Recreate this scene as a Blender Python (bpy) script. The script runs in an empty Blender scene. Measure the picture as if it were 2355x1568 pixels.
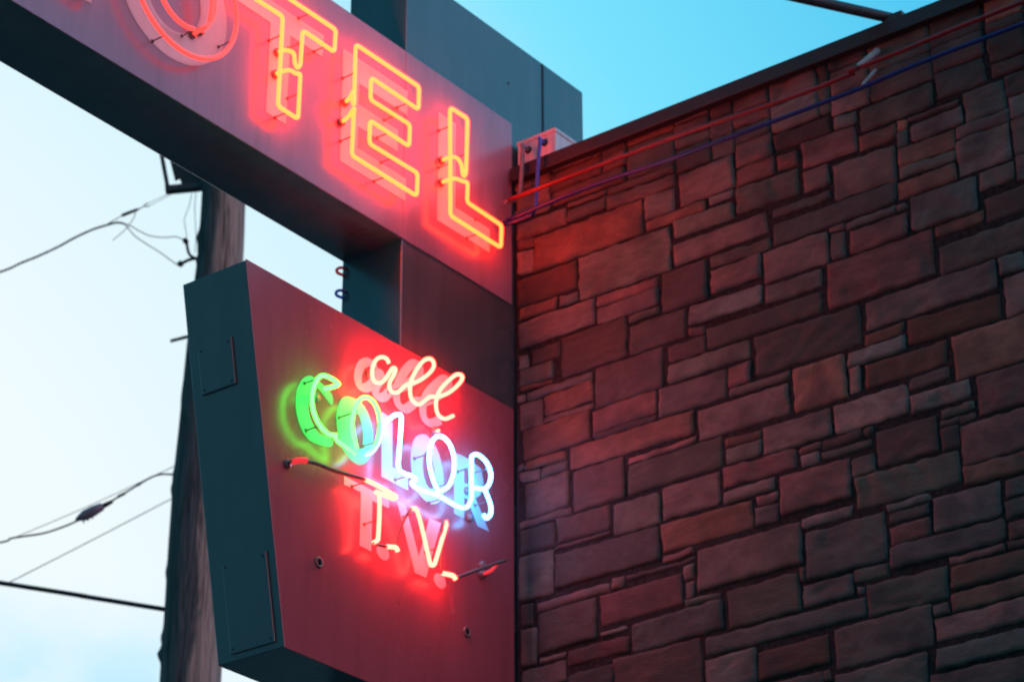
import bpy, bmesh, math, random
from mathutils import Vector, Matrix, noise

random.seed(7)
scene = bpy.context.scene
COL = scene.collection

STONES = [  # x0, z0, x1, z1 of each facing stone, in millimetres
  [1134,5231,1476,5374],[255,5542,593,5685],[84,5699,493,5817],[357,4201,652,4341],[880,5093,1229,5213],[653,4483,996,4605],[149,4613,522,4718],[1515,4890,1803,5019],[1251,5127,1661,5212],[1016,4426,1263,4565],
  [1087,4151,1381,4265],[309,5158,552,5288],[210,4980,653,5049],[181,5300,421,5431],[424,4843,749,4936],[1184,4592,1501,4683],[1515,4635,1767,4749],[420,4351,727,4436],[674,4947,980,5039],[962,5499,1374,5565],
  [749,4346,982,4458],[672,4283,1189,4334],[313,4456,596,4548],[84,4424,292,4549],[941,4640,1164,4755],[534,4630,842,4712],[1079,4046,1357,4136],[718,5231,1107,5295],[221,4839,403,4970],[1577,4765,1781,4880],
  [1198,4274,1437,4363],[1177,5574,1380,5687],[1496,5222,1775,5308],[36,5062,282,5157],[20,5448,305,5531],[1419,5387,1625,5496],[921,5384,1139,5482],[1369,3998,1702,4067],[540,5060,773,5148],[1002,4941,1171,5075],
  [612,5548,939,5616],[1276,4394,1617,4454],[636,5742,830,5853],[1417,4464,1612,4561],[562,5402,719,5533],[1381,5036,1663,5110],[14,5593,239,5685],[1127,4837,1362,4923],[1256,4700,1442,4805],[541,4730,735,4829],
  [41,4865,200,4977],[1455,4292,1732,4352],[892,4841,1113,4922],[439,5300,638,5391],[1390,4084,1711,4139],[842,4174,1062,4254],[1277,5771,1515,5844],[296,5081,525,5149],[841,5644,1053,5725],[1240,4948,1492,5016],
  [17,4601,138,4741],[1394,4160,1670,4220],[669,4169,832,4268],[365,4727,529,4821],[1076,5717,1256,5800],[576,5163,859,5218],[1516,4573,1761,4625],[191,4236,348,4333],[657,5328,907,5386],[752,4775,996,4832],
  [160,4756,348,4829],[1448,4232,1726,4280],[1652,5338,1839,5409],[1217,5384,1399,5454],[1532,5784,1685,5867],[153,5912,434,5957],[738,5412,908,5485],[319,5440,543,5490],[115,5190,294,5251],[614,5640,825,5692],
  [1684,5029,1776,5148],[14,5833,202,5891],[983,5811,1172,5862],[924,5315,1112,5369],[367,5826,616,5866],[1383,5505,1567,5556],[998,4351,1152,4411],[25,4318,178,4381],[192,4360,406,4405],[20,4754,145,4827],
  [1438,5678,1602,5732],[1376,4829,1551,4879],[1633,4507,1804,4556],[1627,4450,1798,4498],[1185,5029,1366,5073],[510,5701,725,5733],[52,5261,292,5282],[509,5742,613,5815],[1631,4388,1792,4435],[22,5167,103,5252],
  [320,5499,541,5530],[19,5315,146,5369],[575,5229,709,5279],[298,5058,521,5072],[737,5496,945,5527],[83,4558,347,4581],[1626,4361,1787,4378],[22,4396,74,4506],[1280,4463,1401,4511],[1641,5442,1744,5497],
  [1074,5636,1156,5704],[754,4727,919,4760],[20,5546,161,5584],[216,5839,358,5875],[70,5378,171,5424],[766,4847,882,4890],[1488,5345,1638,5378],[20,4838,212,4856],[14,5708,74,5787],[961,5590,1156,5615],
  [422,4945,658,4959],[783,5086,856,5145],[44,5026,191,5052],[787,5055,989,5076],[1711,5788,1814,5828],[1006,4583,1163,4609],[1174,4692,1244,4746],[1372,4903,1494,4936],[1161,4379,1265,4413],[1244,5082,1364,5110],
  [856,4629,928,4681],[103,4987,194,5015],[1677,5163,1748,5213],[1154,5383,1197,5464],[1278,4525,1398,4553],[1079,4771,1237,4791],[1191,5809,1260,5848],[1457,4693,1505,4755],[989,5743,1055,5788],[22,4521,61,4588],
  [112,5166,293,5178],[765,4899,881,4920],[21,4988,90,5017],[406,4577,643,4587],[1184,4945,1216,5019],[14,5796,74,5823],[1462,4791,1558,4812],[612,4445,723,4460],[437,5408,542,5427],[149,4736,351,4745],
  [29,5297,142,5306],[179,5547,241,5576],[860,4690,928,4713],[991,4425,1007,4468],[1014,4769,1069,4799],[745,5712,825,5732],[606,4529,638,4567],[19,5378,49,5420],[611,4472,636,4517],[654,5290,705,5312],
  [357,4560,393,4591],[92,4394,179,4406],[313,4424,399,4435],
]
PATHS = {  # tube runs and painted outlines of the lower sign: (y, z) in metres on the sign face
  'all': [[-0.6767,5.1184],[-0.6848,5.1291],[-0.708,5.1271],[-0.7344,5.1067],[-0.7486,5.0734],[-0.7478,5.049],[-0.736,5.0372],[-0.7131,5.0422],[-0.6906,5.0631],[-0.6721,5.0924],[-0.6571,5.1122],[-0.6461,5.111],[-0.6526,5.0917],[-0.6675,5.0665],[-0.6723,5.0453],[-0.6588,5.034],[-0.6318,5.0444],[-0.6128,5.0655],[-0.5897,5.0856],[-0.5467,5.1107],[-0.4995,5.1516],[-0.4719,5.1879],[-0.4762,5.2061],[-0.4965,5.2055],[-0.5242,5.1843],[-0.5553,5.141],[-0.5743,5.1027],[-0.5791,5.073],[-0.573,5.0475],[-0.553,5.0384],[-0.5333,5.0432],[-0.5098,5.0633],[-0.4861,5.0852],[-0.4501,5.099],[-0.4017,5.13],[-0.3611,5.1684],[-0.3366,5.2008],[-0.3409,5.2118],[-0.3657,5.2038],[-0.4023,5.1696],[-0.4384,5.1272],[-0.4564,5.0892],[-0.4575,5.0579],[-0.4451,5.0402],[-0.4167,5.0396],[-0.3747,5.0667]],
  'C': [[-0.951,4.9307],[-0.8952,4.9651],[-0.9029,4.9724],[-0.9324,4.9743],[-0.9615,4.9684],[-0.9838,4.9463],[-0.9986,4.906],[-0.9987,4.8636],[-0.9843,4.8322],[-0.9579,4.8105],[-0.9249,4.8017],[-0.8946,4.8103]],
  'C2': [[-0.8946,4.8103],[-0.8882,4.7994],[-0.8512,4.7918],[-0.8102,4.7856]],
  'O1': [[-0.8085,4.7994],[-0.8232,4.8339],[-0.8304,4.8686],[-0.8245,4.9083],[-0.8086,4.9439],[-0.7831,4.9688],[-0.753,4.9749],[-0.7281,4.9609],[-0.7135,4.9338],[-0.7108,4.8969],[-0.7202,4.8557],[-0.7403,4.8216],[-0.7695,4.795],[-0.7993,4.7922]],
  'O1b': [[-0.7695,4.795],[-0.7401,4.8174],[-0.717,4.8515],[-0.7042,4.8805]],
  'L2': [[-0.7034,4.9024],[-0.6902,4.9209],[-0.6641,4.9497],[-0.6376,4.9706],[-0.6174,4.9727],[-0.6166,4.9428],[-0.6201,4.8979],[-0.6241,4.8422],[-0.6257,4.8173],[-0.6176,4.8014],[-0.5943,4.7989],[-0.5595,4.8047],[-0.5461,4.7987],[-0.5644,4.7814],[-0.5393,4.7741],[-0.4923,4.7781],[-0.4528,4.7837],[-0.413,4.7839],[-0.3728,4.7814],[-0.3324,4.7843],[-0.304,4.7996],[-0.2879,4.8299],[-0.2882,4.8741],[-0.2897,4.9517],[-0.2807,4.9718],[-0.2559,4.9808],[-0.2183,4.9718],[-0.1972,4.9455],[-0.2013,4.9103],[-0.2263,4.882],[-0.2717,4.8688]],
  'R2': [[-0.2263,4.882],[-0.2112,4.8621],[-0.197,4.8392],[-0.1969,4.8114],[-0.2151,4.7913],[-0.23,4.7973]],
  'O2': [[-0.453,4.7918],[-0.4732,4.8146],[-0.4921,4.8515],[-0.4968,4.8882],[-0.4873,4.9328],[-0.4639,4.9624],[-0.4319,4.9714],[-0.3993,4.9567],[-0.381,4.9189],[-0.3837,4.8737],[-0.4016,4.8316],[-0.4277,4.8071],[-0.4569,4.7888]],
  'Tb': [[-0.7706,4.7194],[-0.737,4.7218],[-0.6292,4.717],[-0.6418,4.7041],[-0.7212,4.6998]],
  'Ts': [[-0.7212,4.6998],[-0.7028,4.6888],[-0.7037,4.5758],[-0.7106,4.5553],[-0.7251,4.5448]],
  'dot1': [[-0.6662,4.5518],[-0.6302,4.5606],[-0.6201,4.5513]],
  'V': [[-0.5626,4.7027],[-0.5434,4.7119],[-0.5256,4.6832],[-0.474,4.5559],[-0.4569,4.5651],[-0.4039,4.7083],[-0.4104,4.7158]],
  'dot2': [[-0.419,4.5508],[-0.374,4.5583],[-0.3604,4.5509]],
  'bk1': [[-1.031,4.6911],[-0.9849,4.6938],[-0.8987,4.7012],[-0.7706,4.7194]],
  'bk2': [[-0.7251,4.5448],[-0.6939,4.5469],[-0.6662,4.5518]],
  'bk3': [[-0.6302,4.5606],[-0.6196,4.5882],[-0.5946,4.6545],[-0.5626,4.7027]],
  'bk4': [[-0.4104,4.7158],[-0.4196,4.6922],[-0.4243,4.5889],[-0.419,4.5508]],
  'bk5': [[-0.3604,4.5509],[-0.3422,4.5653],[-0.2334,4.6265],[-0.1242,4.6865]],
  'pC': [[-0.9359,4.9879],[-0.8612,4.9698],[-0.8581,4.9321],[-0.9051,4.9583],[-0.9347,4.963],[-0.9514,4.9298],[-0.9544,4.8859],[-0.9388,4.8493],[-0.9063,4.8253],[-0.8536,4.8288],[-0.8577,4.8039],[-0.9266,4.7904],[-0.9631,4.798],[-0.9897,4.825],[-1.006,4.8637],[-1.0053,4.9197],[-0.9858,4.962],[-0.9613,4.9834]],
  'pO1o': [[-0.7945,4.9845],[-0.8234,4.9572],[-0.8363,4.9091],[-0.8268,4.8589],[-0.8026,4.8143],[-0.7645,4.7935],[-0.7269,4.7936],[-0.6939,4.8215],[-0.6765,4.871],[-0.6805,4.9239],[-0.7028,4.9702],[-0.7417,4.991]],
  'pO1i': [[-0.7589,4.9436],[-0.773,4.9166],[-0.7741,4.8865],[-0.767,4.8595],[-0.7513,4.8411],[-0.7362,4.8412],[-0.7251,4.8479],[-0.7182,4.8666],[-0.7194,4.8987],[-0.728,4.928],[-0.74,4.9453],[-0.7492,4.9473]],
  'pL2': [[-0.6396,4.994],[-0.5912,4.9902],[-0.5869,4.8383],[-0.5167,4.8388],[-0.5155,4.7902],[-0.6341,4.7917]],
  'pO2o': [[-0.4566,4.9913],[-0.4919,4.9606],[-0.5049,4.9061],[-0.4989,4.8533],[-0.4806,4.8106],[-0.4404,4.7863],[-0.4006,4.7864],[-0.3649,4.8125],[-0.3519,4.8612],[-0.3585,4.9199],[-0.3836,4.9667],[-0.4204,4.9924]],
  'pO2i': [[-0.4356,4.9423],[-0.4472,4.9214],[-0.4504,4.8871],[-0.4434,4.8565],[-0.4295,4.8367],[-0.4134,4.8313],[-0.4015,4.8383],[-0.3938,4.8575],[-0.3961,4.8954],[-0.4071,4.9248],[-0.4194,4.9398],[-0.4276,4.944]],
  'pR': [[-0.3038,4.989],[-0.2317,4.9907],[-0.1729,4.9806],[-0.1601,4.9341],[-0.1792,4.8908],[-0.2016,4.8746],[-0.1335,4.7893],[-0.1886,4.7886],[-0.2389,4.8589],[-0.2554,4.8587],[-0.2547,4.7907],[-0.3014,4.7903]],
  'pT': [[-0.7958,4.7361],[-0.5994,4.7341],[-0.5985,4.706],[-0.6724,4.7034],[-0.6718,4.5494],[-0.7218,4.5501],[-0.7225,4.7126],[-0.7947,4.7101]],
  'pV': [[-0.5649,4.7422],[-0.5259,4.7395],[-0.4618,4.6012],[-0.4156,4.7377],[-0.3629,4.7392],[-0.4278,4.5473],[-0.4785,4.5469]],
}


# ------------------------------------------------------------------ mesh helpers
class MB:
    """collects shapes and links them as one mesh object"""
    def __init__(self):
        self.v, self.f, self.s = [], [], []

    def add(self, verts, faces, smooth=False):
        n = len(self.v)
        self.v += [tuple(p) for p in verts]
        self.f += [tuple(i + n for i in f) for f in faces]
        self.s += [smooth] * len(faces)
        return self

    def box(self, x0, y0, z0, x1, y1, z1):
        v = [(x0, y0, z0), (x1, y0, z0), (x1, y1, z0), (x0, y1, z0),
             (x0, y0, z1), (x1, y0, z1), (x1, y1, z1), (x0, y1, z1)]
        return self.add(v, [(0, 3, 2, 1), (4, 5, 6, 7), (0, 1, 5, 4), (1, 2, 6, 5), (2, 3, 7, 6), (3, 0, 4, 7)])

    def bar(self, a, b, w, h, up=(0, 0, 1)):
        a, b = Vector(a), Vector(b)
        d = (b - a).normalized(); u = Vector(up); s = d.cross(u).normalized(); u = s.cross(d)
        v = []
        for p in (a, b):
            v += [p - s * w / 2 - u * h / 2, p + s * w / 2 - u * h / 2, p + s * w / 2 + u * h / 2, p - s * w / 2 + u * h / 2]
        return self.add(v, [(0, 1, 2, 3), (7, 6, 5, 4), (0, 4, 5, 1), (1, 5, 6, 2), (2, 6, 7, 3), (3, 7, 4, 0)])

    def prism(self, poly, x0, x1, holes=()):
        """polygon in (y, z) extruded along x"""
        from mathutils.geometry import tessellate_polygon
        loops = [list(poly)] + [list(h) for h in holes]
        flat = [p for l in loops for p in l]
        tris = tessellate_polygon([[Vector((p[0], p[1], 0)) for p in l] for l in loops])
        n = len(flat)
        v = [(x0, p[0], p[1]) for p in flat] + [(x1, p[0], p[1]) for p in flat]
        f = []
        for t in tris:
            a, b, c = (Vector((*flat[i], 0)) for i in t)
            t = tuple(t) if (b - a).cross(c - a).z > 0 else tuple(reversed(t))
            f.append(tuple(i + n for i in t)); f.append(tuple(reversed(t)))
        k = 0
        for l in loops:
            m = len(l)
            for i in range(m):
                j = (i + 1) % m
                f.append((k + i, k + j, k + j + n, k + i + n))
            k += m
        return self.add(v, f)

    def tube(self, pts, r, n=10, caps=True, closed=False):
        pts = [Vector(p) for p in pts]
        q = [pts[0]]
        for p in pts[1:]:
            if (p - q[-1]).length > 1e-5: q.append(p)
        pts = q
        rs = r if isinstance(r, (list, tuple)) else [r] * len(pts)
        m = len(pts)
        tan = []
        for i in range(m):
            a = pts[i - 1] if (i > 0 or closed) else pts[0]
            b = pts[(i + 1) % m] if (i < m - 1 or closed) else pts[-1]
            tan.append((b - a).normalized())
        ref = Vector((0, 0, 1)) if abs(tan[0].z) < .9 else Vector((1, 0, 0))
        nrm = (ref - tan[0] * ref.dot(tan[0])).normalized()
        v, f = [], []
        for i in range(m):
            nrm = (nrm - tan[i] * nrm.dot(tan[i])).normalized()
            bi = tan[i].cross(nrm)
            for k in range(n):
                a = 2 * math.pi * k / n
                v.append(pts[i] + (nrm * math.cos(a) + bi * math.sin(a)) * rs[min(i, len(rs) - 1)])
        for i in range(m if closed else m - 1):
            j = (i + 1) % m
            for k in range(n):
                l = (k + 1) % n
                f.append((i * n + k, i * n + l, j * n + l, j * n + k))
        if caps and not closed:
            f.append(tuple(reversed(range(n)))); f.append(tuple((m - 1) * n + k for k in range(n)))
        return self.add(v, f, True)

    def lathe(self, base, axis, prof, n=14):
        """profile [(distance along axis, radius)]"""
        base, axis = Vector(base), Vector(axis).normalized()
        return self.tube([base + axis * p[0] for p in prof], [p[1] for p in prof], n)

    def ring(self, c, axis, R, r, n=16, m=6):
        c, axis = Vector(c), Vector(axis).normalized()
        ref = Vector((0, 0, 1)) if abs(axis.z) < .9 else Vector((1, 0, 0))
        u = axis.cross(ref).normalized(); w = axis.cross(u)
        return self.tube([c + (u * math.cos(2 * math.pi * i / n) + w * math.sin(2 * math.pi * i / n)) * R for i in range(n)],
                         r, m, closed=True)

    def build(self, name, mat, parent=None):
        me = bpy.data.meshes.new(name)
        me.from_pydata(self.v, [], self.f)
        me.validate()
        me.polygons.foreach_set('use_smooth', self.s[:len(me.polygons)] if len(self.s) >= len(me.polygons) else [False] * len(me.polygons))
        o = bpy.data.objects.new(name, me)
        if mat: me.materials.append(mat)
        COL.objects.link(o)
        if parent:
            o.parent = parent
            o.matrix_parent_inverse = Matrix.Translation(-world_loc(parent))
        return o


def world_loc(o):
    p = Vector((0, 0, 0))
    while o:
        p += o.location
        o = None if o.parent is None else None
    return p


def bevel(o, w, seg=2):
    m = o.modifiers.new('edge', 'BEVEL'); m.width = w; m.segments = seg; m.limit_method = 'ANGLE'
    return o


def tag(o, label, cat, group=None):
    o['label'] = label; o['category'] = cat
    if group: o['group'] = group
    return o


def thing(name, label, cat, loc, group=None):
    o = bpy.data.objects.new(name, None)
    o.location = loc; o.empty_display_size = .2
    COL.objects.link(o)
    return tag(o, label, cat, group)


def structure(o):
    o['kind'] = 'structure'
    return o


def fillet(pts, r=.015, n=5, closed=False):
    """rounds the corners of a bent glass run"""
    P = [Vector(p) for p in pts]; out = []
    m = len(P)
    for i in range(m):
        if not closed and i in (0, m - 1):
            out.append(P[i]); continue
        a, b, c = P[i - 1], P[i], P[(i + 1) % m]
        la, lc = (a - b).length, (c - b).length
        rr = min(r, la * .48, lc * .48)
        p, q = b + (a - b).normalized() * rr, b + (c - b).normalized() * rr
        for k in range(n + 1):
            t = k / n
            out.append(p * (1 - t) ** 2 + b * 2 * t * (1 - t) + q * t * t)
    return out


def spline(pts, n=5, closed=False):
    P = [Vector(p) for p in pts]; m = len(P); out = []
    for i in range(m if closed else m - 1):
        if closed:
            a, b, c, d = P[i - 1], P[i], P[(i + 1) % m], P[(i + 2) % m]
        else:
            a, b, c, d = P[max(i - 1, 0)], P[i], P[i + 1], P[min(i + 2, m - 1)]
        for k in range(n):
            t = k / n
            out.append(.5 * ((2 * b) + (c - a) * t + (2 * a - 5 * b + 4 * c - d) * t * t + (3 * b - a - 3 * c + d) * t ** 3))
    if not closed: out.append(P[-1])
    return out


# ------------------------------------------------------------------ materials
def mat(name):
    m = bpy.data.materials.new(name); m.use_nodes = True
    nt = m.node_tree
    return m, nt, nt.nodes['Principled BSDF']


def nd(nt, typ, **kw):
    n = nt.nodes.new(typ)
    for k, v in kw.items(): setattr(n, k, v)
    return n


def painted(name, col, rough, ior=1.5, var=.12, scale=6., streak=True, bump=.0, spec=.5, dirt=(.5, .5, .5), dirt_amt=0.):
    """sheet metal paint: faint patchiness, vertical runs, uneven gloss"""
    m, nt, b = mat(name)
    tc = nd(nt, 'ShaderNodeTexCoord')
    mp = nd(nt, 'ShaderNodeMapping'); mp.inputs['Scale'].default_value = (1, 1, .16 if streak else 1)
    nt.links.new(tc.outputs['Object'], mp.inputs[0])
    n1 = nd(nt, 'ShaderNodeTexNoise'); n1.inputs['Scale'].default_value = scale * 3; n1.inputs['Detail'].default_value = 6
    n2 = nd(nt, 'ShaderNodeTexNoise'); n2.inputs['Scale'].default_value = scale * .6; n2.inputs['Detail'].default_value = 4
    nt.links.new(mp.outputs[0], n1.inputs[0]); nt.links.new(tc.outputs['Object'], n2.inputs[0])
    mx = nd(nt, 'ShaderNodeMath', operation='ADD'); nt.links.new(n1.outputs[0], mx.inputs[0]); nt.links.new(n2.outputs[0], mx.inputs[1])
    mr = nd(nt, 'ShaderNodeMapRange'); mr.inputs[1].default_value = .7; mr.inputs[2].default_value = 1.3
    mr.inputs[3].default_value = 1 - var; mr.inputs[4].default_value = 1 + var
    nt.links.new(mx.outputs[0], mr.inputs[0])
    mul = nd(nt, 'ShaderNodeMix', data_type='RGBA', blend_type='MULTIPLY'); mul.inputs[0].default_value = 1
    mul.inputs[6].default_value = (*col, 1); nt.links.new(mr.outputs[0], mul.inputs[7])
    last = mul.outputs[2]
    if dirt_amt:
        n3 = nd(nt, 'ShaderNodeTexNoise'); n3.inputs['Scale'].default_value = scale * 5; n3.inputs['Detail'].default_value = 8
        mp3 = nd(nt, 'ShaderNodeMapping'); mp3.inputs['Scale'].default_value = (1, 1, .12)
        nt.links.new(tc.outputs['Object'], mp3.inputs[0]); nt.links.new(mp3.outputs[0], n3.inputs[0])
        r3 = nd(nt, 'ShaderNodeMapRange'); r3.inputs[1].default_value = .50; r3.inputs[2].default_value = .80
        r3.inputs[4].default_value = dirt_amt
        nt.links.new(n3.outputs[0], r3.inputs[0])
        d = nd(nt, 'ShaderNodeMix', data_type='RGBA'); nt.links.new(r3.outputs[0], d.inputs[0])
        nt.links.new(last, d.inputs[6]); d.inputs[7].default_value = (*dirt, 1); last = d.outputs[2]
    nt.links.new(last, b.inputs['Base Color'])
    rr = nd(nt, 'ShaderNodeMapRange'); rr.inputs[1].default_value = .3; rr.inputs[2].default_value = .7
    rr.inputs[3].default_value = rough * .85; rr.inputs[4].default_value = rough * 1.2
    nt.links.new(n2.outputs[0], rr.inputs[0]); nt.links.new(rr.outputs[0], b.inputs['Roughness'])
    b.inputs['IOR'].default_value = ior; b.inputs['Specular IOR Level'].default_value = spec
    if bump:
        bp = nd(nt, 'ShaderNodeBump'); bp.inputs['Strength'].default_value = bump; bp.inputs['Distance'].default_value = .01
        nt.links.new(n2.outputs[0], bp.inputs['Height']); nt.links.new(bp.outputs[0], b.inputs['Normal'])
    return m


def neon(name, col, strength):
    m, nt, b = mat(name)
    b.inputs['Base Color'].default_value = (.1, .1, .1, 1)
    b.inputs['Roughness'].default_value = .2
    b.inputs['Emission Color'].default_value = (*col, 1)
    b.inputs['Emission Strength'].default_value = strength
    return m


def plain(name, col, rough=.5, metal=0., var=.15, scale=40.):
    m, nt, b = mat(name)
    tc = nd(nt, 'ShaderNodeTexCoord'); n = nd(nt, 'ShaderNodeTexNoise'); n.inputs['Scale'].default_value = scale
    nt.links.new(tc.outputs['Object'], n.inputs[0])
    mr = nd(nt, 'ShaderNodeMapRange'); mr.inputs[1].default_value = .3; mr.inputs[2].default_value = .7
    mr.inputs[3].default_value = 1 - var; mr.inputs[4].default_value = 1 + var
    nt.links.new(n.outputs[0], mr.inputs[0])
    mul = nd(nt, 'ShaderNodeMix', data_type='RGBA', blend_type='MULTIPLY'); mul.inputs[0].default_value = 1
    mul.inputs[6].default_value = (*col, 1); nt.links.new(mr.outputs[0], mul.inputs[7])
    nt.links.new(mul.outputs[2], b.inputs['Base Color'])
    b.inputs['Roughness'].default_value = rough; b.inputs['Metallic'].default_value = metal
    return m


def stone_mat():
    m, nt, b = mat('facing_stone')
    at = nd(nt, 'ShaderNodeAttribute', attribute_name='tint')
    tc = nd(nt, 'ShaderNodeTexCoord')
    ga = nd(nt, 'ShaderNodeAttribute', attribute_name='grain')
    mp = nd(nt, 'ShaderNodeMapping')
    nt.links.new(ga.outputs['Vector'], mp.inputs[0])
    n1 = nd(nt, 'ShaderNodeTexNoise'); n1.inputs['Scale'].default_value = 13; n1.inputs['Detail'].default_value = 11; n1.inputs['Roughness'].default_value = .72
    n1.inputs['Distortion'].default_value = .6
    nt.links.new(mp.outputs[0], n1.inputs[0])
    n2 = nd(nt, 'ShaderNodeTexNoise'); n2.inputs['Scale'].default_value = 7; n2.inputs['Detail'].default_value = 5
    nt.links.new(tc.outputs['Object'], n2.inputs[0])
    mr = nd(nt, 'ShaderNodeMapRange'); mr.inputs[1].default_value = .3; mr.inputs[2].default_value = .72
    mr.inputs[3].default_value = .70; mr.inputs[4].default_value = 1.32
    nt.links.new(n1.outputs[0], mr.inputs[0])
    mul = nd(nt, 'ShaderNodeMix', data_type='RGBA', blend_type='MULTIPLY'); mul.inputs[0].default_value = 1
    nt.links.new(at.outputs['Color'], mul.inputs[6]); nt.links.new(mr.outputs[0], mul.inputs[7])
    r2 = nd(nt, 'ShaderNodeMapRange'); r2.inputs[1].default_value = .42; r2.inputs[2].default_value = .68; r2.inputs[4].default_value = .75
    nt.links.new(n2.outputs[0], r2.inputs[0])
    mx = nd(nt, 'ShaderNodeMix', data_type='RGBA'); nt.links.new(r2.outputs[0], mx.inputs[0])
    nt.links.new(mul.outputs[2], mx.inputs[6]); mx.inputs[7].default_value = (.055, .058, .056, 1)
    nt.links.new(mx.outputs[2], b.inputs['Base Color'])
    b.inputs['Roughness'].default_value = .8; b.inputs['Specular IOR Level'].default_value = .25
    n3 = nd(nt, 'ShaderNodeTexNoise'); n3.inputs['Scale'].default_value = 60; n3.inputs['Detail'].default_value = 6
    nt.links.new(mp.outputs[0], n3.inputs[0])
    ad = nd(nt, 'ShaderNodeMath', operation='MULTIPLY_ADD'); ad.inputs[1].default_value = .8
    nt.links.new(n3.outputs[0], ad.inputs[0]); nt.links.new(n1.outputs[0], ad.inputs[2])
    bp = nd(nt, 'ShaderNodeBump'); bp.inputs['Strength'].default_value = .5; bp.inputs['Distance'].default_value = .006
    nt.links.new(ad.outputs[0], bp.inputs['Height']); nt.links.new(bp.outputs[0], b.inputs['Normal'])
    return m


def wood_mat():
    """weathered pole: dark creosoted skin, peeled paler grain where the skin has come away"""
    m, nt, b = mat('weathered_pole_wood')
    tc = nd(nt, 'ShaderNodeTexCoord')
    mp = nd(nt, 'ShaderNodeMapping'); mp.inputs['Scale'].default_value = (1, 1, .07)
    nt.links.new(tc.outputs['Object'], mp.inputs[0])
    n1 = nd(nt, 'ShaderNodeTexNoise'); n1.inputs['Scale'].default_value = 42; n1.inputs['Detail'].default_value = 10; n1.inputs['Distortion'].default_value = 1.2
    nt.links.new(mp.outputs[0], n1.inputs[0])
    cr = nd(nt, 'ShaderNodeValToRGB')
    cr.color_ramp.elements[0].position = .30; cr.color_ramp.elements[0].color = (.10, .08, .07, 1)
    cr.color_ramp.elements[1].position = .52; cr.color_ramp.elements[1].color = (.52, .39, .31, 1)
    nt.links.new(n1.outputs[0], cr.inputs[0])
    dk = nd(nt, 'ShaderNodeValToRGB')
    dk.color_ramp.elements[0].position = .3; dk.color_ramp.elements[0].color = (.065, .065, .065, 1)
    dk.color_ramp.elements[1].position = .75; dk.color_ramp.elements[1].color = (.21, .205, .20, 1)
    nt.links.new(n1.outputs[0], dk.inputs[0])
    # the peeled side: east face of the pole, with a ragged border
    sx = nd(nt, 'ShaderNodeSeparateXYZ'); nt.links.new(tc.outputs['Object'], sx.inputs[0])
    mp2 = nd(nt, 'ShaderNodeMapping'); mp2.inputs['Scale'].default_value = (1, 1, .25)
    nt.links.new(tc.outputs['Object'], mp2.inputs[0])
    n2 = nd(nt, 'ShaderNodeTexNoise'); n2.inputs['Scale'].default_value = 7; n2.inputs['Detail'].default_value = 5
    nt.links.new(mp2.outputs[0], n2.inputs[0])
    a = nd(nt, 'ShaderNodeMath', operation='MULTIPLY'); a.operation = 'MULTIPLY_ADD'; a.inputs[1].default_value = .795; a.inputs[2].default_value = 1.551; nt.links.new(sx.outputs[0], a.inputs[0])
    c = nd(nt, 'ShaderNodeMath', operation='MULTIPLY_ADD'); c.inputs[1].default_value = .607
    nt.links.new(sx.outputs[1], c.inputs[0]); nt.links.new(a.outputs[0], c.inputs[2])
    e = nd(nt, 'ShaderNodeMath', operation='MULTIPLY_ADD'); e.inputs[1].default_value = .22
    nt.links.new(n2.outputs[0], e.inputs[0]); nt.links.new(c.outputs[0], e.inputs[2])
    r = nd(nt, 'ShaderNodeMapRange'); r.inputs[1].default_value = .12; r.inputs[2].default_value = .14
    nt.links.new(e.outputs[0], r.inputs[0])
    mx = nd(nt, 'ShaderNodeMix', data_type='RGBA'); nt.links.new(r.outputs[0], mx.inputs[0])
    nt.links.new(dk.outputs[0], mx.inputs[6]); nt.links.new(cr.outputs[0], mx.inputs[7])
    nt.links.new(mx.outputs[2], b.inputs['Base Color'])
    b.inputs['Roughness'].default_value = .85; b.inputs['Specular IOR Level'].default_value = .2
    bp = nd(nt, 'ShaderNodeBump'); bp.inputs['Strength'].default_value = 1; bp.inputs['Distance'].default_value = .03
    nt.links.new(n1.outputs[0], bp.inputs['Height']); nt.links.new(bp.outputs[0], b.inputs['Normal'])
    return m


M_teal = painted('teal_enamel', (.088, .106, .114), .26, ior=1.95, var=.25, scale=3, bump=.08, dirt=(.05, .06, .06), dirt_amt=.3)
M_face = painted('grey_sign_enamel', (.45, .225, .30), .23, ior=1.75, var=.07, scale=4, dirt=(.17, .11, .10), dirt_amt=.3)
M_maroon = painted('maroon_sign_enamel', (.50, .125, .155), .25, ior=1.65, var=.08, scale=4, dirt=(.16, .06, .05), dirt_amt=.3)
M_white = painted('white_letter_paint', (.72, .70, .70), .45, var=.06, scale=10)
M_greenp = painted('green_letter_paint', (.20, .70, .48), .45, var=.06, scale=10)
M_bluep = painted('pale_blue_letter_paint', (.55, .70, .80), .45, var=.06, scale=10)
M_boxw = painted('white_box_paint', (.84, .8, .8), .4, var=.08, scale=12, dirt=(.3, .25, .22), dirt_amt=.4)
M_coping = painted('brown_metal_coping', (.032, .025, .025), .4, var=.2, scale=5)
M_stone = stone_mat()
M_mortar = plain('dark_mortar', (.015, .017, .017), .95, scale=70, var=.8)
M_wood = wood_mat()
M_neon = neon('orange_neon', (1, .026, .004), 26)
M_neon_low = neon('orange_neon_script', (1, .024, .015), 43)
M_neon_dim = neon('dim_red_neon', (1, .05, .04), 2.0)
M_redend = neon('red_tube_end', (1, .03, .04), .9)
M_green = neon('green_neon', (.032, 1, .042), 13)
M_bluew = neon('white_blue_neon', (.07, .43, 1), 17)
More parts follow.
